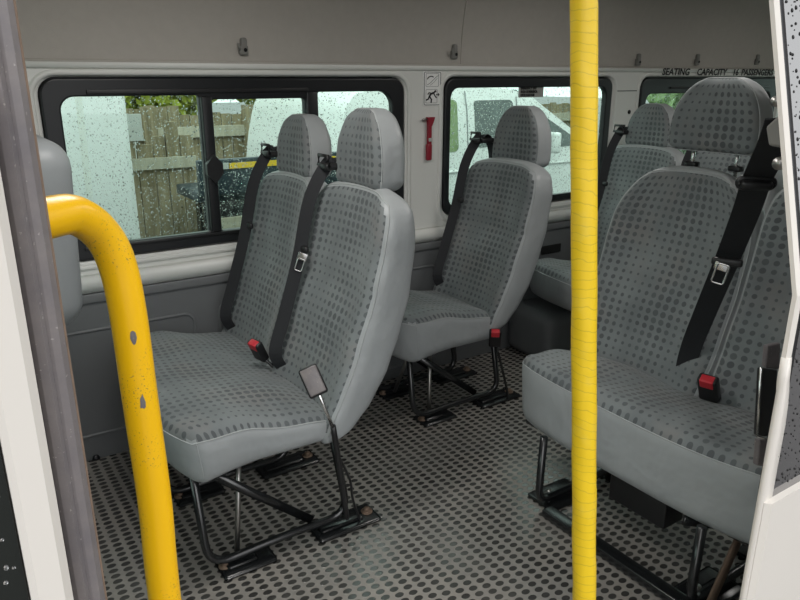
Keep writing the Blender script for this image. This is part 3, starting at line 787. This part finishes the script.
def double_seat(name, label, ox, y0, y1, near_buckle=False, group='dotted minibus passenger seats', belts=True):
    t = thing(name, label, 'seat', loc=(ox + .7, (y0 + y1) / 2, 0), group=group)
    w = (y1 - y0) / 2
    cushion(t, ox, y0 + .015, y1 - .02, .378, .90, .338, .470, skew=.05)
    for yc in (y0 + w / 2, y0 + w * 1.5):
        nr = yc < y0 + w
        backrest(t, ox, yc - (.008 if nr else 0), w + .012, z1=1.05 if nr else 1.035)
        headrest(t, ox, yc + .012, 1.030 if nr else 1.015, xs=1.110, w=.268, h=.235 if nr else .215)
        if belts: seat_belt(t, ox, yc + .147, tongue=nr)
    base(t, ox, y0 + .075, y0 + .50)
    if near_buckle:
        b = atX(259, 352, .80); buckle(t, V((ox + .80, 2.035, .500)), (.15, -.5, .3), [(ox + .86, 2.0, .42), (ox + .84, 2.01, .44), (ox + .815, 2.03, .47)])
        c = atY(313, 381, 1.565)
        fwd = (V((0, 0, 1.35)) - c).normalized(); sd = V((0, 0, 1)).cross(fwd).normalized(); upv = (fwd.cross(sd) * .93 - sd * .37).normalized(); sd = upv.cross(fwd).normalized()
        mtx = Matrix((sd, fwd, upv)).transposed().to_3x3()
        g = MB(); g.box(c - V((.027, .012, .042)), c + V((.027, .010, .042)), .007, rot=mtx); bo = g.build('buckle', 'black_plastic', t)
        g = MB(); g.box(c + fwd * .010 - V((.023, .004, .037)), c + fwd * .010 + V((.023, .004, .037)), .003, rot=mtx); g.build('buckle_face', 'seal', bo)
        lowp = c - upv * .04
        MB().tube([lowp, atY(333, 428, 1.572)], .0058, 10).build('buckle_rod', 'chrome', bo)
        MB().tube([atY(333, 426, 1.572), atY(340, 470, 1.60), atY(345, 505, 1.64), atY(347, 518, 1.66)], .0085, 10, smoothn=4).build('buckle_sleeve', 'black_plastic', bo)
        MB().tube([atY(338, 455, 1.60), atY(350, 480, 1.63), atY(353, 500, 1.65), atY(362, 525, 1.66)], .004, 8, smoothn=4).build('tether_cable', 'black_plastic', t)
    return t

double_seat('double_seat', 'front grey dotted double seat left of centre, nearest the sliding window', 0, 1.60, 2.50, True)

# second row far: single
t = thing('single_seat', 'grey dotted single seat with one headrest in front of the middle window', 'seat', loc=(1.7, 2.27, 0), group='dotted minibus passenger seats')
ox = 1.0
cushion(t, ox, 2.06, 2.49, .385, .91, .300, .462)
backrest(t, ox, 2.265, .47, z1=1.02)
headrest(t, ox, 2.28, .985, xs=1.15, w=.29, h=.252)
seat_belt(t, ox, 2.44, tongue=False)
base(t, ox, 2.10, 2.40, .325)
c = atY(495, 338, 2.045); buckle(t, c, (.0, -.35, .9), [c + V((.01, .01, -.03)), atY(500, 360, 2.05), atY(507, 390, 2.06), atY(508, 402, 2.06)])

# third row far: double seat
double_seat('double_seat', 'rearmost teal-grey dotted double seat behind the single seat, under the rear window', 1.93, 1.60, 2.50)

# second row near side bench
t = thing('bench_seat', 'large grey dotted bench seat with raised headrest at the right', 'seat', loc=(1.8, 1.13, 0), group='dotted minibus passenger seats')
ox = .93
cushion(t, 0, .69, 1.575, 1.468, 1.93, .262, .465)
_, dfI = backrest(t, ox, 1.335, .52, bulge=.02, z1=1.082, sh=.40, s0=.66)
_, dfO = backrest(t, ox, .85, .45, z1=1.09)
headrest(t, ox, 1.30, 1.130, w=.31, h=.222, raised=True, xs=1.12)
headrest(t, ox, .80, 1.08, w=.26, h=.21, xs=1.12)
c = atX(709, 388, 1.745); buckle(t, c, (0, -.55, .25), [c + V((.02, 0, -.03)), c + V((.04, 0, -.06))], scale=1.1)
for y in (1.40, .84):
    p = fillet([(1.485, y, .262), (1.478, y, .03), (1.75, y, .03), (1.98, y, .035), (1.93, y, .30)], .05)
    MB().tube(p, .013, 12).build('side_frame', 'black_metal', t)
    for xa, xb in ((1.50, 1.68), (1.80, 2.03)):
        pl = MB(); pl.box((xa, y - .045, 0), (xb, y + .075, .012), .010); pl.box((xa + .02, y - .01, .01), (xb - .04, y + .03, .019), .008); pl = pl.build('foot_plate', 'black_metal', t)
        g = MB(); g.cyl((xa + .06, y + .03, .010), (xa + .06, y + .03, .0155), .019, 20); g.cyl((xa + .06, y + .03, .012), (xa + .06, y + .03, .026), .010, 6); g.build('bolt', 'steel', pl)
MB().box((1.455, .62, .004), (1.50, 1.36, .030), .004).build('floor_bar', 'black_metal', t)
MB().box((1.54, .72, .235), (1.57, 1.54, .262), .003).build('cross_bar', 'black_metal', t)
MB().box((1.88, .72, .25), (1.92, 1.54, .28), .003).build('cross_bar', 'black_metal', t)
MB().box((1.54, .72, .254), (1.92, 1.54, .268), .003).build('seat_pan', 'black_metal', t)
MB().box((1.57, 1.00, .12), (1.66, 1.20, .262), .006).build('hanging_box', 'black_plastic', t)
MB().sweep([(1.50, .90, .24), (1.90, .90, .05)], [(-.003, -.013), (.003, -.013), (.003, .013), (-.003, .013)], up=(0, 1, 0)).build('strap', 'black_metal', t)
MB().sweep([(1.50, .80, .03), (1.62, .80, .25)], [(-.003, -.02), (.003, -.02), (.003, .02), (-.003, .02)], up=(0, 1, 0)).build('strap', 'rust', t)

# long belt from pillar anchor down across the bench
bt = thing('seat_belt', 'long black seat belt running from the right pillar down across the bench back', 'seat belt', loc=(1.5, .9, 0))
B = [atX(784, 118, 1.22), atX(776, 140, 1.27), atX(757, 180, 1.42), atX(746, 212, 1.50), atX(727, 260, 1.63), atX(704, 315, 1.75), atX(691, 348, 1.80), atX(685, 374, 1.82), atX(688, 398, 1.815)]
mb = MB(); ribbon(mb, B, .058, .003, lambda s: V((.70, -.71, 0)).lerp(V((.25, -.95, .1)), min(1, s * 1.3)))
mb.build('belt_webbing', 'webbing', bt)
c = atX(756, 183, 1.41); g = MB(); rt = Matrix.Rotation(-.85, 3, 'Z') @ Matrix.Rotation(.25, 3, 'X')
g.tube([c + rt @ V((a, 0, b_)) for a, b_ in rrect(-.034, -.010, .034, .010, .011, 4)], .0065, 8, closed=True); g.box(c - V((.03, .02, .008)), c + V((.03, .02, .008)), .006, rot=rt)
g.build('belt_guide', 'black_plastic', bt)
c = atX(727, 262, 1.60); g = MB(); rt = Matrix.Rotation(-1.1, 3, 'Z')
g.box(c - V((.036, .008, .010)), c + V((.036, .008, .010)), .006, rot=rt); gg = g.build('belt_stopper', 'black_plastic', bt)
c = atX(721, 272, 1.59); g = MB()
rt = Matrix.Rotation(-1.1, 3, 'Z') @ Matrix.Rotation(.2, 3, 'Y')
g.tube([c + rt @ V((a, -.006, b_)) for a, b_ in rrect(-.014, -.028, .014, .022, .005, 3)], .0028, 6, closed=True); g.box(c - V((.017, .003, -.004)) , c + V((.017, .003, .024)), .001, rot=rt); g.build('belt_tongue', 'chrome', bt)
# anchor housing on pillar
an = thing('belt_anchor', 'grey plastic belt anchor cover with bolt at the top right door edge', 'belt anchor', loc=atX(780, 130, 1.2))
c = atX(777, 129, 1.18)
mb = MB(); mb.add([atX(x, y, 1.18) + V((e, 0, 0)) for e in (0, .04) for x, y in ((765, 127), (777, 116), (790, 112), (792, 150), (768, 146))],
    [[0, 1, 2, 3, 4], [5, 6, 7, 8, 9]] + [[q, (q + 1) % 5, 5 + (q + 1) % 5, 5 + q] for q in range(5)], smooth=False)
ob = mb.build('anchor_cover', 'clip_grey', an); bv = ob.modifiers.new('b', 'BEVEL'); bv.width = .005; bv.segments = 3
for (px, py, rr) in ((778, 101, .009), (781, 163, .011)):
    c = atX(px, py, 1.2); MB().cyl(c, c + V((-.014, -.004, 0)), rr, 12).build('anchor_bolt', 'steel', an)

# driver's seat seen past the left post
t = thing('driver_seat', 'plain grey seat shell with rounded top behind the left door post', 'seat', loc=(.1, 2.15, 0))
R = RBox(.085, .22, .25, .075, (4, 8, 10))
mb = MB(); R.mesh(mb, lambda p: V((.204 + p.x + (p.z + .25) * .05, 2.15 + p.y, .955 + p.z)), lambda p: 0, lambda p: (p.y, p.z)); mb.build('backrest', 'shell', t)
R = RBox(.26, .23, .07, .05, (6, 6, 3))
mb = MB(); R.mesh(mb, lambda p: V((-.07 + p.x, 2.15 + p.y, .50 + p.z)), lambda p: 0, lambda p: (p.y, p.z)); mb.build('cushion', 'shell', t)
MB().box((.13, 1.97, .40), (.235, 2.33, .80), .02).build('lower_shell', 'trim_edge', t)
MB().box((-.25, 1.96, 0), (.18, 2.34, .44), .02).build('pedestal', 'black_plastic', t)

# small bracket seen under the rear seats
g = MB(); p = [atY(x, y, 2.25) for x, y in ((558, 363), (548, 360), (556, 355), (568, 353))]
# ------------------------------------------------------------------ outdoors
GZ = -.65
g = MB().box((-40, -40, GZ - .1), (60, 60, GZ)).build('ground', 'asphalt'); tag(g, kind='structure')
ww = thing('white_wall', 'plain white flat wall outside, filling the left part of the sliding window', 'wall', loc=(0, 4.1, GZ))
MB().box((-3.2, 4.0, GZ), (.925, 4.12, 2.3), .004).build('wall_board', 'van_white', ww)
# fence
fz = 1.03; FY = 6.8
fe = thing('wooden_fence', 'weathered brown vertical board fence outside beyond the sliding window', 'fence', loc=(2, FY, GZ))
mb = MB(); x = 1.0
while x < 7.5:
    w = random.uniform(.085, .11); hgt = fz + random.uniform(-.02, .02) + (.06 if x < 2 else 0)
    mb.box((x, FY, GZ), (x + w, FY + .02 + random.uniform(0, .012), hgt), 0); x += w + random.uniform(.004, .012)
mb.build('paling_panel', 'fence', fe)
for z in (.86, .16):
    MB().box((1.0, FY - .05, z - .05), (7.5, FY, z + .05)).build('fence_rail', 'fence_rail', fe)
for x in (1.18, 1.75, 2.72, 4.6, 6.4):
    MB().box((x - .06, FY - .10, GZ), (x + .06, FY - .0, 1.10)).build('fence_post', 'fence', fe)
MB().box((1.47, FY - .13, .62), (1.60, FY - .101, .80)).build('meter_plate', 'sticker', fe)
# nearer old timber screen between wall and window edge
sc = thing('timber_gate', 'old brown wooden gate of rough boards leaning beside the white wall outside', 'gate', loc=(1.2, 4.6, GZ))
mb = MB(); x = 1.00
while x < 1.44:
    w = random.uniform(.07, .10); mb.box((x, 4.6, GZ), (x + w, 4.62 + random.uniform(0, .02), 1.0 + random.uniform(-.05, .1)), 0); x += w + .01
mb.build('board_panel', 'fence', sc)
MB().box((1.0, 4.57, .80), (1.46, 4.6, .87)).build('gate_rail', 'fence_rail', sc)
MB().box((1.06, 4.565, .98), (1.14, 4.60, 1.14)).build('gate_plate', 'sticker', sc)
# trees
def crown(name, label, c, rad, n, mat, s=.10, seed=1):
    rnd = random.Random(seed); t = thing(name, label, 'tree', loc=(c[0], c[1], GZ), group='trees beyond the fence')
    verts = []; faces = []
    for _ in range(n):
        while True:
            q = V((rnd.uniform(-1, 1), rnd.uniform(-1, 1), rnd.uniform(-1, 1)))
            if .35 < q.length < 1: break
        p = V(c) + V((q.x * rad[0], q.y * rad[1], q.z * rad[2])) ; k = len(verts)
        a = V((rnd.gauss(0, 1), rnd.gauss(0, 1), rnd.gauss(0, 1))).normalized(); b_ = a.cross(V((rnd.gauss(0, 1), rnd.gauss(0, 1), rnd.gauss(0, 1)))).normalized()
        ss = s * rnd.uniform(.5, 1.2)
        verts += [p - a * ss, p - b_ * ss * .5, p + a * ss, p + b_ * ss * .5]; faces.append([k, k + 1, k + 2, k + 3])
    MB().add(verts, faces, smooth=False).build('foliage', mat, t)
    g = MB(); g.tube([(c[0], c[1], GZ), (c[0] + .05, c[1], c[2] - rad[2] * .3), (c[0], c[1], c[2] + rad[2] * .4)], .09, 8, smoothn=3)
    for k in range(7):
        a = k * 2.4; g.tube([(c[0], c[1], c[2] - rad[2] * .5), (c[0] + rad[0] * .7 * math.cos(a), c[1] + rad[1] * .6 * math.sin(a), c[2] + rad[2] * .3)], .03, 6)
    g.build('trunk', 'bark', t)
crown('tree', 'yellow-green leafy tree above the fence at the left of the sliding window', (2.0, 8.2, 1.5), (1.0, .8, .75), 5200, 'leaf', .09, 1)
crown('tree', 'yellow-green leafy tree above the fence at the middle of the sliding window', (4.05, 8.2, 1.5), (.95, .8, .75), 5200, 'leaf', .09, 2)
crown('tree', 'pale green bush showing through the rear window at the right', (7.9, 4.6, 1.1), (1.4, 1.0, 1.7), 9000, 'leaf2', .10, 3)
# flatbed trailer
tr = thing('flatbed_trailer', 'dark blue flatbed trailer with a yellow reflective strip in front of the fence', 'trailer', loc=(1.9, 4.3, GZ))
MB().box((1.27, 3.95, .70), (2.25, 4.0, .905), .008).build('side_board', 'trailer', tr)
MB().box((1.27, 4.0, .66), (2.25, 4.42, .72), .008).build('load_deck', 'trailer', tr)
MB().box((1.45, 3.943, .850), (2.2, 3.951, .882)).build('reflective_strip', 'strip_yellow', tr)
MB().box((1.37, 3.943, .850), (1.445, 3.951, .885)).build('white_label', 'sticker', tr)
MB().box((1.30, 4.0, .50), (2.2, 4.05, .66), .008).build('chassis_rail', 'black_metal', tr)
MB().box((1.34, 3.96, .42), (1.62, 4.0, .56)).build('timber_block', 'fence_rail', tr)
MB().box((1.70, 3.95, .60), (1.76, 3.97, .64), .004).build('marker_lamp', 'amber', tr)
g = MB()
g.sweep([(1.78, 3.98, -.30), (1.78, 4.2, -.30)], [(.35 * math.cos(2 * PI * q / 28), .35 * math.sin(2 * PI * q / 28)) for q in range(28)]); g.build('wheel', 'rubber', tr)
MB().box((1.25, 4.0, .2), (1.9, 4.1, .45), .02).build('tool_box', 'trailer', tr)
for x in (1.35, 2.15): MB().box((x - .03, 4.15, GZ), (x + .03, 4.22, .66)).build('prop_leg', 'black_metal', tr)
# white people carrier parked alongside
VY = 4.55
vn = thing('white_van', 'white van parked alongside, seen through the middle window', 'van', loc=(4.5, 5.4, GZ))
prof = [(2.52, -.25), (2.50, .55), (2.56, 1.00), (2.64, 1.20), (2.80, 1.275), (3.4, 1.300), (4.05, 1.290), (4.35, 1.245), (4.62, 1.09), (5.02, .86), (5.30, .70), (5.95, .58), (6.15, .40), (6.2, -.25)]
pc = catmull([V((a, 0, c)) for a, c in prof], 5)
def vy(z, side):  # tumblehome
    e = .10 * max(0, z - .55) ** 1.3 + .03 * max(0, z - 1.15) / .15
    return (VY + e) if side == 0 else (VY + 1.8 - e)
mb = MB(); n = len(pc); verts = []; faces = []
cols = 10
for q in pc:
    for j in range(cols + 1):
        tt = j / cols; y = vy(q.z, 0) * (1 - tt) + vy(q.z, 1) * tt
        zz = q.z + (.03 * math.sin(PI * tt) if q.z > 1 else 0) - (.02 if tt in (0, 1) and q.z > 1.2 else 0)
        verts.append(V((q.x, y, zz)))
for i in range(n - 1):
    for j in range(cols): k = i * (cols + 1) + j; faces.append([k, k + 1, k + cols + 2, k + cols + 1])
mb.add(verts, faces)
# side faces, triangulated in strips against a lower line
for side, j in ((0, 0), (1, cols)):
    top = [verts[i * (cols + 1) + j] for i in range(n)]
    rows = 8; vv = []; ff = []
    for p in top:
        for r_ in range(rows + 1):
            z = p.z + (-.25 - p.z) * r_ / rows; vv.append(V((p.x, vy(z, side) if r_ else p.y, z)))
    for i in range(n - 1):
        for r_ in range(rows): k = i * (rows + 1) + r_; ff.append([k, k + 1, k + rows + 2, k + rows + 1])
    mb.add(vv, ff)
bd = mb.build('body', 'van_white', vn)
def vpanel(name, poly, off, mat):
    """thin panel lying on the near flank of the van"""
    ctr = (sum(a for a, c in poly) / len(poly), sum(c for a, c in poly) / len(poly))
    m_ = len(poly); P = [V((a, vy(c, 0) - off, c)) for a, c in poly]
    m2 = MB(); m2.add(P + [V((ctr[0], vy(ctr[1], 0) - off, ctr[1]))] + [p + V((0, .02, 0)) for p in P],
        [[i, (i + 1) % m_, m_] for i in range(m_)] + [[i, (i + 1) % m_, m_ + 1 + (i + 1) % m_, m_ + 1 + i] for i in range(m_)], smooth=False)
    return m2.build(name, mat, vn)
vpanel('side_window', rrect(3.42, .78, 3.62, 1.185, .04, 4), .006, 'van_glass_green')
vpanel('side_window', rrect(3.80, .80, 4.22, 1.175, .04, 4), .006, 'van_glass')
vpanel('door_window', [(4.32, .76), (4.32, 1.12), (4.42, 1.12), (4.95, .84), (4.97, .76)], .006, 'van_glass')
for poly in ([(3.31, .1), (3.31, 1.24)], [(3.72, .1), (3.72, 1.25)], [(4.27, .05), (4.27, 1.2)], [(5.05, .0), (5.05, .8)]):
    P = [V((a, vy(c, 0) - .003, c)) for a, c in [(poly[0][0], poly[0][1] + (poly[1][1] - poly[0][1]) * k / 8) for k in range(9)]]
    MB().tube(P, .005, 6).build('door_gap', 'grey_plastic', vn)
P = [V((a, vy(.62, 0) - .004, .62)) for a in (2.6, 5.2)]; MB().tube(P, .012, 6).build('side_swage', 'van_white', vn)
# windscreen
ws = []
for (a, c) in ((4.40, 1.235), (4.62, 1.10), (5.00, .885)):
    for tt in (.08, .92): ws.append(V((a + .012, vy(c, 0) * (1 - tt) + vy(c, 1) * tt, c + .028)))
MB().add(ws, [[0, 1, 3, 2], [2, 3, 5, 4]]).build('windscreen', 'glass', vn)
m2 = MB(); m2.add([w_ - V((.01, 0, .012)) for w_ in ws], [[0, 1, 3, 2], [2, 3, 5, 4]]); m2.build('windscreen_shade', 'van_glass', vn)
g = MB(); g.box((4.56, VY - .15, .72), (4.64, VY - .02, .90), .025); g.build('wing_mirror', 'van_white', vn)
MB().box((2.50, VY + .02, .35), (2.56, VY + .16, .72), .02).build('tail_lamp', 'red', vn)
for x in (3.1, 5.55):
    for y in (VY + .02, VY + 1.56):
        g = MB(); g.sweep([(x, y, -.33), (x, y + .22, -.33)], [(.32 * math.cos(2 * PI * q / 28), .32 * math.sin(2 * PI * q / 28)) for q in range(28)]); g = g.build('wheel', 'rubber', vn)
# dark house behind the camera, mirrored in the door glass
hs = thing('building', 'dark building across the yard reflected in the right door glass', 'building', loc=(9, -7, GZ))
MB().box((6.0, -9, GZ), (30, -5.5, 1.15)).build('wall', 'brick', hs)

# ------------------------------------------------------------------ light
w = bpy.data.worlds.new('overcast'); SC.world = w; w.use_nodes = True; nt = w.node_tree
bg = nt.nodes['Background']; tc = nt.nodes.new('ShaderNodeTexCoord')
sp = nt.nodes.new('ShaderNodeSeparateXYZ'); nt.links.new(tc.outputs['Generated'], sp.inputs[0])
f = ramp(nt, sp.outputs[2], -.05, .9)
nt.links.new(mixc(nt, f, (.92, .95, .97), (1.0, 1.0, 1.0)), bg.inputs[0]); bg.inputs[1].default_value = 1.0
sun = bpy.data.lights.new('soft_sun', 'SUN'); sun.energy = .6; sun.angle = math.radians(60); so = bpy.data.objects.new('soft_sun', sun); COL.objects.link(so)
so.rotation_euler = (math.radians(50), 0, math.radians(-20))
for lx, le in ((.55, 5.2), (2.3, 3.6), (4.0, 2.0)):  # added fill lamps, out of view: daylight alone leaves the interior too dark
    cl_ = thing('fill_lamp', 'added out-of-view white fill lamp on the headliner, %s' % {.55: 'nearest the cab', 2.3: 'middle of three', 4.0: 'nearest the rear'}[lx], 'lamp', loc=(lx, 1.5, 1.89), group='added interior fill lamps')
    MB().box((lx - .30, 1.42, 1.865), (lx + .30, 1.58, 1.892), .008).build('fill_housing', 'sticker', cl_)
    ld = bpy.data.lights.new('interior_fill', 'AREA'); ld.shape = 'RECTANGLE'; ld.size = .56; ld.size_y = .12; ld.energy = le; ld.color = (1, .97, .93)
    lo_ = bpy.data.objects.new('interior_fill', ld); COL.objects.link(lo_); lo_.location = (lx, 1.5, 1.860)
SC.view_settings.view_transform = 'Standard'; SC.view_settings.look = 'None'; SC.view_settings.gamma = 1
SC.view_settings.use_curve_mapping = False
SC.view_settings.exposure = .75
